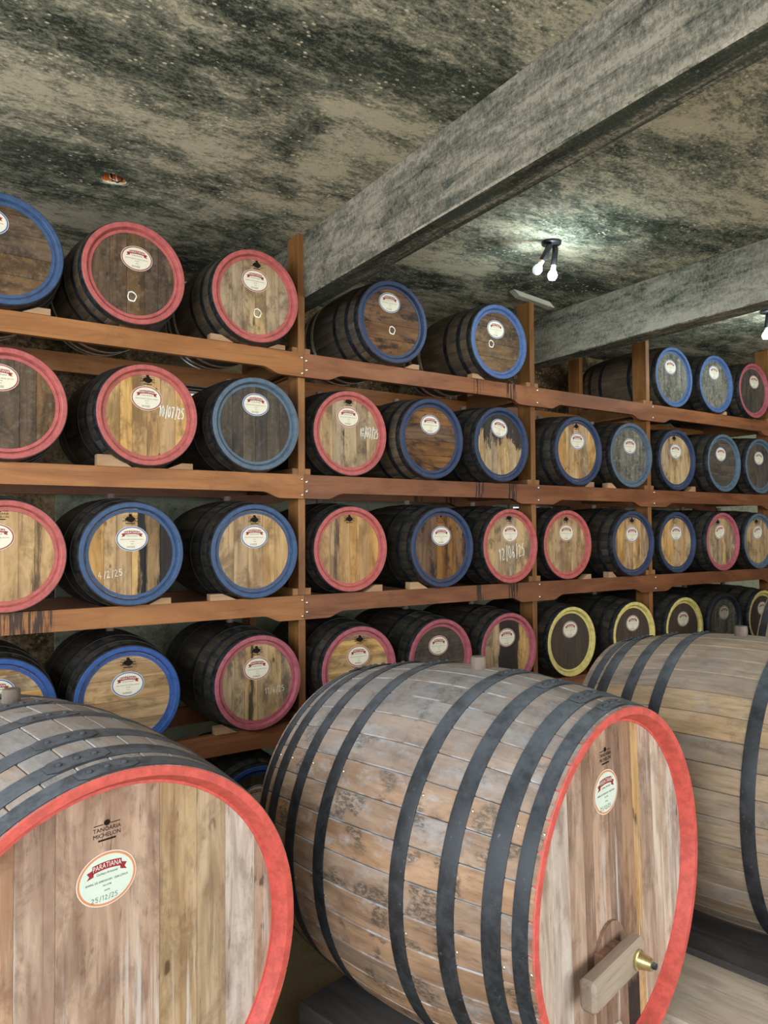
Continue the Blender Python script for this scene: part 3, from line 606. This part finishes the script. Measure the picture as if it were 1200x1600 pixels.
SP = [
 # label, group, x, z, yaw, rim, head, options
 ('blue rimmed barrel with a brown head, cut by the left edge on the top shelf', GA, .415, zA, .05, 'blue', 'brown', dict(lay=3, rot=PI/2, lpos=(-.065, .14), rear='steel')),
 ('red rimmed barrel with dark brown head and chalk ring under the ceiling hole', GA, 1.086, zA, .04, 'red', 'brown', dict(lay=1, body='brown_body', chalk=('o', -.012, -.13), rear='steel', lpos=(.015, .095))),
 ('red rimmed barrel with tan head and chalk ring, top shelf beside the ceiling beam', GA, 1.835, zA, .01, 'red', 'grey', dict(lay=0, body='brown_body', chalk=('o', .015, -.10), stamp=(.01, .2, 1), rear='steel', lpos=(.0, .105))),
 ('dull blue rimmed brown barrel with broken chalk ring, directly below the first ceiling beam', GA, 2.881, zA, -.01, 'navy', 'redbrown', dict(lay=3, rot=PI/2, body='brown_body', rear='steel', chalk=('o', .0, -.055), lpos=(-.02, .14))),
 ('light blue rimmed brown barrel with chalk ring left of the plank topped post', GA, 3.891, zA, .0, 'lightblue', 'brown', dict(lay=3, rot=PI/2, body='brown_body', rear='steel', chalk=('o', -.07, -.02), lpos=(-.02, .10))),
 ('blue rimmed barrel with mouldy grey head, its brown side showing left of the post', GA, 6.235, zA, .0, 'lightblue', 'mould', dict(lay=1, body='brown_body', y0=4.29, lpos=(-.03, .10))),
 ('blue rimmed mouldy barrel between two others at the right of the top shelf', GA, 6.905, zA, .0, 'lightblue', 'mould', dict(lay=3, y0=4.265, lpos=(-.01, .12))),
 ('pink rimmed barrel with dark head at the right end of the top shelf', GA, 7.58, zA, .0, 'pink', 'dark', dict(lay=0, y0=4.25, lpos=(.03, .10))),
 ('red rimmed barrel with brown head cut by the left edge, second shelf', GB, .44, zB, .05, 'red', 'brown', dict(lay=1, lpos=(-.035, .135))),
 ('red rimmed tan barrel chalked 10/07/25 in white', GB, 1.165, zB, .05, 'red', 'tan', dict(lay=0, stamp=(.0, .2, 1), chalk=('10/07/25', .152, .03, .0215, .062, .0055, .06), lpos=(-.005, .10))),
 ('slate blue rimmed barrel with blackened vertical head boards', GB, 1.838, zB, .01, 'slate', 'dark', dict(lay=0, lpos=(.0, .125), border='blue')),
 ('red rimmed pale tan barrel chalked 18/07/25', GB, 2.56, zB, .0, 'red', 'grey', dict(lay=1, y0=4.28, stamp=(-.005, .215, 1), chalk=('18/07/25', .17, .015, .0215, .07, .0055, .05), lpos=(-.01, .115))),
 ('navy rimmed barrel with dark red brown horizontal boards', GB, 3.221, zB, .02, 'navy', 'redbrown', dict(lay=3, rot=PI/2, body='brown_body', lpos=(-.005, .105))),
 ('navy rimmed barrel with black stains running down the upper half of its head', GB, 3.907, zB, .03, 'navy', 'stain_top', dict(lay=2, lpos=(-.01, .13), lroll=.2)),
 ('navy rimmed barrel with clean tan head, second shelf right of the plank topped post', GB, 4.789, zB, .0, 'navy', 'tan', dict(lay=1, stamp=(-.01, .205, 1), lpos=(.0, .085))),
 ('slate blue rimmed barrel with mouldy grey head, second shelf, left of a post', GB, 5.484, zB, .0, 'slate', 'mould', dict(lay=1, lpos=(.0, .085))),
 ('navy rimmed barrel with pale tan head, second shelf just right of a post', GB, 6.235, zB, .0, 'navy', 'grey', dict(lay=0, y0=4.27, stamp=(-.02, .205, 1), lpos=(.0, .085))),
 ('blue rimmed dark barrel, second from right on the second shelf', GB, 6.945, zB, .0, 'slate', 'dark', dict(lay=3, rot=PI/2, lpos=(-.03, .09))),
 ('blue rimmed dark barrel at the right end of the second shelf', GB, 7.62, zB, .0, 'slate', 'dark', dict(lay=0, lpos=(.0, .085))),
 ('red rimmed tan barrel with a sap drip, cut by the left edge, third shelf', GC, .44, zC, .05, 'red', 'drip_right', dict(lay=1, stamp=(-.03, .21), lpos=(-.05, .10), date='5/11/22')),
 ('blue rimmed tan barrel with a black run covering the right of its head', GC, 1.08, zC, .04, 'blue', 'stain_right', dict(lay=0, stamp=(-.01, .19, 1), chalk=('4/2/25', -.11, -.11, .025, .036, .0028, -.12), lpos=(.0, .085), date='21/11/22')),
 ('blue rimmed barrel with plain clean tan head left of the first post', GC, 1.828, zC, .02, 'blue', 'tan', dict(lay=1, stamp=(.0, .19, 1), lpos=(.0, .09), date='21/11/22')),
 ('red rimmed honey coloured barrel with no paper label', GC, 2.56, zC, .0, 'red', 'drip_left', dict(lay=0, y0=4.28, stamp=(-.005, .2, 1), haslab=False)),
 ('navy rimmed barrel with dark red brown vertical boards, third shelf', GC, 3.31, zC, .01, 'navy', 'redbrown', dict(lay=1, stamp=(-.005, .2), lpos=(.0, .085))),
 ('red rimmed tan barrel chalked 12/06/25 in large figures', GC, 3.99, zC, .01, 'red', 'grey', dict(lay=0, stamp=(.0, .215, 1), chalk=('12/06/25', .045, -.045, .040, .095, .0055, -.14), lpos=(.01, .10))),
 ('red rimmed tan barrel, third shelf right of the second post', GC, 4.71, zC, .0, 'red', 'tan', dict(lay=1, y0=4.285, stamp=(.0, .21, 1), lpos=(.0, .10))),
 ('navy rimmed tan barrel with forked crack, third shelf', GC, 5.496, zC, .0, 'navy', 'tan', dict(lay=3, stamp=(.0, .2, 1), lpos=(.0, .085))),
 ('navy rimmed tan barrel just right of the third post, third shelf', GC, 6.235, zC, .0, 'navy', 'tan', dict(lay=1, y0=4.28, stamp=(-.02, .205), lpos=(.0, .09))),
 ('pink rimmed greyed barrel with tilted label, third shelf', GC, 6.9, zC, .0, 'pink', 'grey', dict(lay=0, stamp=(-.06, .19, 1), lpos=(-.03, .10), lroll=-.3)),
 ('blue rimmed greyed barrel with tilted label at the right end of the third shelf', GC, 7.565, zC, .0, 'slate', 'grey', dict(lay=1, stamp=(-.02, .2, 1), lpos=(.0, .09), lroll=-.25)),
 ('blue rimmed barrel cut by the left edge, behind the large barrel bung', GD, .40, zD, .05, 'royal', 'tan', dict(lay=3, rot=PI/2, date='3/4/25')),
 ('bright blue rimmed tan barrel with horizontal boards, behind the left large barrel', GD, 1.06, zD+.005, .0, 'royal', 'tan', dict(lay=3, rot=PI/2, stamp=(.0, .19, 1), lpos=(.0, .075), date='03/09/25')),
 ('pink rimmed barrel with dark cracks in its tan boards, left of the first post', GD, 1.85, zD, .03, 'pink', 'crack_mid', dict(lay=0, stamp=(-.01, .19, 1), chalk=('11/6/25', .13, -.06, .024, .036, .0022, -.05), lpos=(-.005, .085), date='03/08/25')),
 ('pink rimmed clean tan barrel, fourth shelf right of the first post', GD, 2.587, zD, -.02, 'pink', 'tan', dict(lay=3, rot=PI/2, stamp=(.01, .195, 1), lpos=(.0, .09), date='02/08/25')),
 ('pink rimmed barrel with blackened head, fourth shelf', GD, 3.286, zD, .0, 'pink', 'dark', dict(lay=3, rot=PI/2, lpos=(-.01, .10))),
 ('pink rimmed tan barrel with broad black stain down the middle', GD, 3.961, zD, .0, 'pink', 'stain_mid', dict(lay=0, lpos=(-.01, .10))),
 ('yellow rimmed dark brown barrel, fully visible, leftmost of the yellow ones', GD, 4.71, zD, .0, 'yellow', 'coat', dict(lay=1, y0=4.255, lpos=(.0, .10))),
 ('yellow rimmed dark brown barrel left of the third post', GD, 5.486, zD, .0, 'yellow', 'coat', dict(lay=1, lpos=(.0, .10))),
 ('yellow rimmed dark brown barrel just right of the third post', GD, 6.235, zD, .0, 'yellow', 'coat', dict(lay=1, lpos=(.0, .085))),
 ('weathered grey barrel with black rim between two yellow rimmed barrels', GD, 6.918, zD, .0, 'black_rim', 'mould', dict(lay=0, lpos=(.0, .10), border='brown')),
 ('yellow rimmed dark brown barrel at the right end of the fourth shelf', GD, 7.621, zD, .0, 'yellow', 'coat', dict(lay=1, lpos=(.0, .10))),
 ('blue rimmed barrel with black head on the bottom shelf between two large barrels', 'barrels on the bottom shelf', 1.84, TOPS['E']+RH+.01, -.02, 'royal', 'dark', dict(lay=1, lpos=(-.0, .10), border='blue')),
]
for lb, gr, x, z, yw, rc, hd, op in SP: small_barrel(lb, gr, x, z, yw, rc, hd, **op)

# wooden wedges that chock the barrels on the front beams
def wedge_mesh(w_, h_, s):
    x0, x1 = -w_/2, w_/2; top = (x0, x0+w_*.45) if s < 0 else (x1-w_*.45, x1)
    v = []
    for y in (0, .06): v += [(x0, y, 0), (x1, y, 0), (top[1], y, h_) if s < 0 else (x1, y, h_), (x0, y, h_) if s < 0 else (top[0], y, h_)]
    return mesh('wedge', v, [(0, 1, 2, 3), (7, 6, 5, 4), (0, 4, 5, 1), (1, 5, 6, 2), (2, 6, 7, 3), (3, 7, 4, 0)], M['wedge'])
WD = [('A', .58, .14, .035, 1, 'small wooden wedge under the blue barrel at the left end of the top shelf'),
 ('A', 1.63, .15, .038, -1, 'wooden wedge left under the tan barrel with chalk ring on the top shelf'),
 ('A', 2.00, .12, .03, 1, 'wooden wedge right under the tan barrel with chalk ring on the top shelf'),
 ('A', 3.08, .13, .035, 1, 'wooden wedge under the barrel below the first ceiling beam'),
 ('A', 3.72, .13, .035, -1, 'wooden wedge under the light blue rimmed barrel beside its left edge'),
 ('A', 7.06, .07, .035, 1, 'pale wedge tip under the middle one of the three right barrels, top shelf'),
 ('B', .99, .19, .065, -1, 'large wooden wedge left under the barrel chalked 10/07/25'),
 ('B', 1.37, .15, .035, 1, 'wooden wedge right under the barrel chalked 10/07/25'),
 ('B', 4.98, .12, .045, 1, 'wooden wedge under the navy rimmed clean tan barrel, second shelf'),
 ('B', 5.28, .12, .045, -1, 'wooden wedge under the mouldy slate blue rimmed barrel, second shelf'),
 ('B', 6.47, .12, .05, 1, 'pale wedge right under the navy rimmed barrel beside the third post'),
 ('C', 1.25, .13, .035, 1, 'wooden wedge right under the barrel with the black run, third shelf'),
 ('C', 1.64, .17, .04, -1, 'pale wedge left under the clean tan blue rimmed barrel, third shelf'),
 ('C', 2.74, .14, .045, 1, 'wooden wedge right under the honey barrel without label'),
 ('C', 3.13, .16, .05, -1, 'wooden wedge left under the dark red brown barrel, third shelf'),
 ('C', 4.93, .11, .04, 1, 'wooden wedge under the red rimmed barrel right of the second post'),
 ('C', 5.27, .11, .05, -1, 'wooden wedge under the navy rimmed barrel with forked crack'),
 ('D', 1.66, .14, .045, -1, 'wooden wedge under the pink rimmed cracked barrel, fourth shelf')]
for k, x, w_, h_, s, lb in WD:
    tag(obj('wedge', wedge_mesh(w_, h_, s), None, (x, YF0-.012, TOPS[k]), None), lb, 'wedge', 'wedges on the shelf beams')

# ------------------------------------------------------------------ large barrels on their cradle timbers
def frame_of(c, yaw, tilt, Rb):
    R = Matrix.Rotation(yaw, 4, 'Z') @ Matrix.Rotation(-tilt, 4, 'X')
    return Vector(c)-R.to_3x3() @ Vector((0, 0, Rb)), (-tilt, 0, yaw)
RIVET = solid_z('rivet', [(.012, 0), (.011, .004), (.006, .008)], M['bighoop'], 10)
NAIL = solid_z('nail', [(.006, 0), (.006, .002), (.003, .004)], M['bolt'], 8)
BUNGB = solid_z('bung', [(.034, -.03), (.035, .035), (.033, .05), (.030, .053)], M['cork'], 18)
HBIG = [(.905, .975), (.76, .852), (.53, .622), (.245, .335)]
def big_barrel(label, c, yaw, tilt, Rb, Rh, L, bodym, edges, bmats, rimc, bung_t, laps, labpos, stamppos, nails=(), hoops=HBIG):
    loc, rot = frame_of(c, yaw, tilt, Rb)
    root = empty('large_barrel', label, 'barrel', loc, rot, 'large barrels in the foreground row'); up_ = (0, 0, Rb)
    pr = lambda t: Rb-(Rb-Rh)*t*t
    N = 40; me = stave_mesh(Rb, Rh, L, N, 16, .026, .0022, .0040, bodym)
    for k in range(N): obj('stave', me, root, up_, (0, 2*PI*(k+.5)/N, 0))
    hs = [(-b, -a) for a, b in hoops]+list(hoops)
    for i, (a, b) in enumerate(hs):
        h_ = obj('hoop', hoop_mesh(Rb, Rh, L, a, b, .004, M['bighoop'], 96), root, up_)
        # lapped, riveted joint on top of the hoop (front of barrel = negative local Y)
        lp = laps[i % 4]; t0, t1 = a, b; n = 8; th = .0075; span = .21/Rb; vs, fs = [], []
        for k in range(n+1):
            a_ = lp+span*(k/n-.5); wd = 1. if k not in (0, n) else .55
            for tt in ((t0+t1)/2-(t1-t0)/2*wd*.98, (t0+t1)/2+(t1-t0)/2*wd*.98):
                for rr in (.0, th): r_ = pr(tt)+rr; vs.append((r_*math.sin(a_), tt*L, r_*math.cos(a_)))
        for k in range(n):
            q = k*4
            fs += [(q+1, q+3, q+7, q+5), (q, q+1, q+5, q+4), (q+2, q+6, q+7, q+3)]
        fs += [(0, 2, 3, 1), (n*4, n*4+1, n*4+3, n*4+2)]
        bm = bmesh.new(); m0 = mesh('t', vs, fs, None); bm.from_mesh(m0); bpy.data.meshes.remove(m0)
        obj('lap_plate', bmm('lap_plate', bm, M['bighoop'], 40), h_)
        for d in (-.06, 0, .06):
            a_ = lp+d/Rb; tt = (t0+t1)/2; r_ = pr(tt)+th-.001
            obj('rivet', RIVET, h_, (r_*math.sin(a_), tt*L, r_*math.cos(a_)), (0, a_, 0))
        if i < 4 or True:
            for a_ in nails:
                tt = a-.012; r_ = pr(tt)
                obj('nail', NAIL, h_, (r_*math.sin(a_), tt*L, r_*math.cos(a_)), (0, a_, 0))
    yf = -L+.05
    obj('rim', lathe_y('rim', [(-L+.022, Rh+.0005), (-L+.002, Rh+.001), (-L-.002, Rh-.003), (-L-.002, Rh-.030), (-L+.004, Rh-.034), (yf-.002, Rh-.055), (yf-.003, Rh-.064), (yf+.004, Rh-.066), (yf+.02, Rh-.04)], M[rimc], 96), root, up_)
    for (a, b), mk in zip(zip(edges, edges[1:]), bmats):
        obj('head_board', board_mesh(a, b, Rh-.05, yf, .04, M[mk], .002), root, up_)
    obj('back_head', lathe_y('back_head', [(L-.05, .001), (L-.05, Rh-.055), (L, Rh-.035), (L+.001, Rh-.001), (L-.02, Rh), (L-.03, Rh-.04), (L-.09, Rh-.055), (L-.09, .001)], M['big_d'], 64), root, up_)
    bt = -bung_t; obj('bung', BUNGB, root, (0, bt*L, Rb+pr(bt)))
    if labpos:
        add_label(root, LBG, 'orange', (labpos[0], yf, Rb+labpos[1]), 0, '25/12/25', (1.06, 1, 1.16), .012, .0112)
        obj('burnt_stamp', STAMP, root, (stamppos[0], yf-.0012, Rb+stamppos[1]))
    return root, yf
LAPS = [math.radians(a) for a in (-3, -7, -4, 0)]
LAPB = [math.radians(a) for a in (0, -1, 1, 3)]
b1, yf1 = big_barrel('large coral rimmed barrel at lower left, head facing the viewer with an oval label', (.42, 3.062, .908), .2048, .0027, .7218, .6591, .7473, M['big_body'],
    [-.62, -.47, -.30, -.185, .148, .285, .397, .52, .62], ['big_c', 'big_a', 'big_a', 'big_a', 'big_b', 'big_b', 'big_c', 'big_a'], 'bigred', -.346,
    LAPS, (-.030, .326), (-.030, .466), hoops=[(.90, .99), (.745, .85), (.50, .61), (.13, .235)])
b2, yf2 = big_barrel('large coral rimmed barrel in the middle foreground with black hoops and a brass tap', (2.158, 2.543, .938), .213, .0245, .7477, .6609, .7372, M['big_body'],
    [-.62, -.46, -.345, -.24, -.17, -.05, .06, .155, .215, .33, .48, .62], ['big_c', 'big_c', 'big_a', 'big_d', 'big_a', 'big_d', 'big_wet', 'big_e', 'big_a', 'big_c', 'big_c'], 'bigred', .07,
    LAPB, (-.064, .353), (-.059, .480), nails=(math.radians(-58), math.radians(-95)))
b3, yf3 = big_barrel('large pale barrel at the right edge of the foreground, only its hooped side showing', (3.887, 2.255, .960), .1955, .0089, .758, .6599, .7378, M['big_body2'],
    [-.62, -.4, -.2, 0, .2, .4, .62], ['big_a', 'big_c', 'big_d', 'big_a', 'big_c', 'big_a'], 'bigred', -.027,
    LAPB, None, None, hoops=[(.87, .945), (.75, .845), (.52, .61), (.29, .375)])
b4, yf4 = big_barrel('large barrel at the far right of which only a dark hooped edge shows', (6.8, 2.8, 1.05), .2, .0, .85, .75, .74, M['big_body2'],
    [-.72, -.4, -.2, 0, .2, .4, .72], ['big_a', 'big_c', 'big_d', 'big_a', 'big_c', 'big_a'], 'bigred', 0, LAPB, None, None, hoops=[(.90, .985), (.75, .845), (.52, .61), (.29, .375)])
# middle barrel: manhole door, crossbar with brass bolt, tap
Rb2 = .7477
n = 14; arch = [(-.085-.105*math.cos(PI*k/n), -.225+.105*math.sin(PI*k/n)) for k in range(n+1)]
pts = arch+[(.02, -.565), (-.19, -.565)]
vs = [(x, yf2-.014, z) for x, z in pts]+[(x, yf2+.004, z) for x, z in pts]; k = len(pts)
bm = bmesh.new(); m0 = mesh('t', vs, [list(range(k))]+[(i, (i+1) % k, k+(i+1) % k, k+i) for i in range(k)], None); bm.from_mesh(m0); bpy.data.meshes.remove(m0)
door = obj('hatch_door', bmm('hatch_door', bm, M['big_d']), b2, (0, 0, Rb2), label='dark arched hatch board low in the head')
bm = boxbm(-.385, .005, yf2-.105, yf2-.040, -.282, -.172, .014)
for v_ in bm.verts:
    if v_.co.x > 0 and v_.co.z > -.2: v_.co.x -= .03
    if v_.co.x < -.3: v_.co.z -= .012
obj('crossbar', bmm('crossbar', bm, M['crossbar']), b2, (0, 0, Rb2), label='thick greyed wooden bar clamping the hatch')
for nm, x in (('b', -.13),):
    obj('crossbar_spacer', bmm('spacer', boxbm(x-.07, x+.07, yf2-.042, yf2+.003, -.27, -.19, .006), M['big_d']), b2, (0, 0, Rb2))
nut = lathe_y('nut', [(0, .001), (0, .034), (-.009, .036), (-.012, .030), (-.058, .021), (-.060, .001)], M['brass'], 20)
nt = obj('brass_nut', nut, b2, (-.07, yf2-.105, Rb2-.228), label='brass cone nut on the crossbar')
obj('bolt_end', lathe_y('bolt_end', [(-.058, .001), (-.058, .012), (-.072, .011), (-.073, .001)], M['bighoop'], 12), nt)
tp = obj('tap', lathe_y('tap', [(.01, .001), (.01, .040), (-.02, .040), (-.022, .026), (-.09, .024), (-.095, .034), (-.125, .034), (-.13, .001)], M['steel'], 20), b2, (-.075, yf2, Rb2-.525), label='steel tap body below the crossbar')
obj('tap_handle', bmm('tap_handle', boxbm(-.012, .06, -.12, -.10, .03, .048, .005), M['brass']), tp)

# cradle timbers under the large barrels
def rail(label, c, yaw, y0, y1, x0, x1, z1, mat, z0=0.):
    o = empty('cradle_timber', label, 'timber', (c[0], c[1], 0), (0, 0, yaw), 'cradle timbers under the large barrels')
    obj('timber_body', bmm('cradle_timber', boxbm(x0, x1, y0, y1, z0, z1, .008), mat), o); return o
c2, c3, c1, c4 = (2.158, 2.543), (3.887, 2.255), (.42, 3.062), (6.8, 2.8)
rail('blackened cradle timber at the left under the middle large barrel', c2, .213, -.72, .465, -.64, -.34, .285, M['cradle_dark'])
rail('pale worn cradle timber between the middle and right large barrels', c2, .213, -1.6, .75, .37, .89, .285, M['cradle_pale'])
rail('cradle timber coloured dark for the shade under the right large barrel', c3, .1955, -1.5, .75, -.76, -.36, .315, M['cradle_dark'])  # the barrel's shade is put into the timber colour
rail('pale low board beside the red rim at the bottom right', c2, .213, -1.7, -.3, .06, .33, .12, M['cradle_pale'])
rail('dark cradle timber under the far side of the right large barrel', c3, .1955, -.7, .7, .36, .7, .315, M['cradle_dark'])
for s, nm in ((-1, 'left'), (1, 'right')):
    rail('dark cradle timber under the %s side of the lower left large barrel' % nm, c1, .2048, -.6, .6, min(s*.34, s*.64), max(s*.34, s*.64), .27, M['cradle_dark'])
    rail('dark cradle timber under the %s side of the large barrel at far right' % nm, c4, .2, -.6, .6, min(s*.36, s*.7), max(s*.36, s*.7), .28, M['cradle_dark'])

# ------------------------------------------------------------------ ceiling lamps
em = bpy.data.materials.new('lit_bulb'); em.use_nodes = True; nb = em.node_tree.nodes['Principled BSDF']
nb.inputs['Base Color'].default_value = (.9, .95, 1, 1); nb.inputs['Emission Color'].default_value = (.82, .95, 1, 1); nb.inputs['Emission Strength'].default_value = 12
em2 = bpy.data.materials.new('dim_bulb'); em2.use_nodes = True; nb = em2.node_tree.nodes['Principled BSDF']
nb.inputs['Base Color'].default_value = (.9, .95, 1, 1); nb.inputs['Emission Color'].default_value = (.8, .95, 1, 1); nb.inputs['Emission Strength'].default_value = .5
def bulb(name, mat): return solid_z(name, [(.004, -.088), (.022, -.082), (.033, -.062), (.034, -.048), (.026, -.028), (.016, -.014), (.016, .0)], mat, 20, 50)
def spot(label, x, y, arms, power):
    r = empty('ceiling_lamp', label, 'lamp', (x, y, CZ))
    obj('base_plate', solid_z('base_plate', [(.055, -.022), (.068, -.016), (.07, 0)], M['lampblack'], 24), r)
    for k, (dx, dy, tx, ty, em_) in enumerate(arms):
        s = obj('socket_tube', solid_z('socket_tube', [(.019, -.125), (.021, -.12), (.021, -.008), (.016, 0)], M['lampblack'], 16), r, (dx, dy, -.035), (tx, ty, 0))
        obj('collar', solid_z('collar', [(.016, -.145), (.018, -.125)], M['ceramic'], 14), s)
        obj('bulb', bulb('bulb', em_), s, (0, 0, -.142))
        obj('arm', tube('arm', [(dx*.6, dy*.6, -.01), (dx*.9, dy*.9, -.03), (dx, dy, -.05)], .006, M['lampblack']), r)
    obj('adjusting_rod', tube('rod', [(.015, -.02, -.02), (.015, -.02, -.12)], .004, M['lampblack']), r)
    L = bpy.data.lights.new('bulb_light', 'POINT'); L.energy = power; L.color = (.75, .95, 1.0); L.shadow_soft_size = .05
    lo = bpy.data.objects.new('bulb_light', L); COL.objects.link(lo); lo.parent = r; lo.location = (-.02, -.05, -.30)
    return r
spot('black two bulb spot lamp on the ceiling behind the first concrete beam', 3.74, 3.52, [(-.035, -.02, .25, .42, em2), (.03, -.01, .12, .05, em)], 16)
spot('bright single bulb lamp cut by the right edge below the ceiling', 6.60, 3.56, [(0, 0, .1, .05, em)], 22)
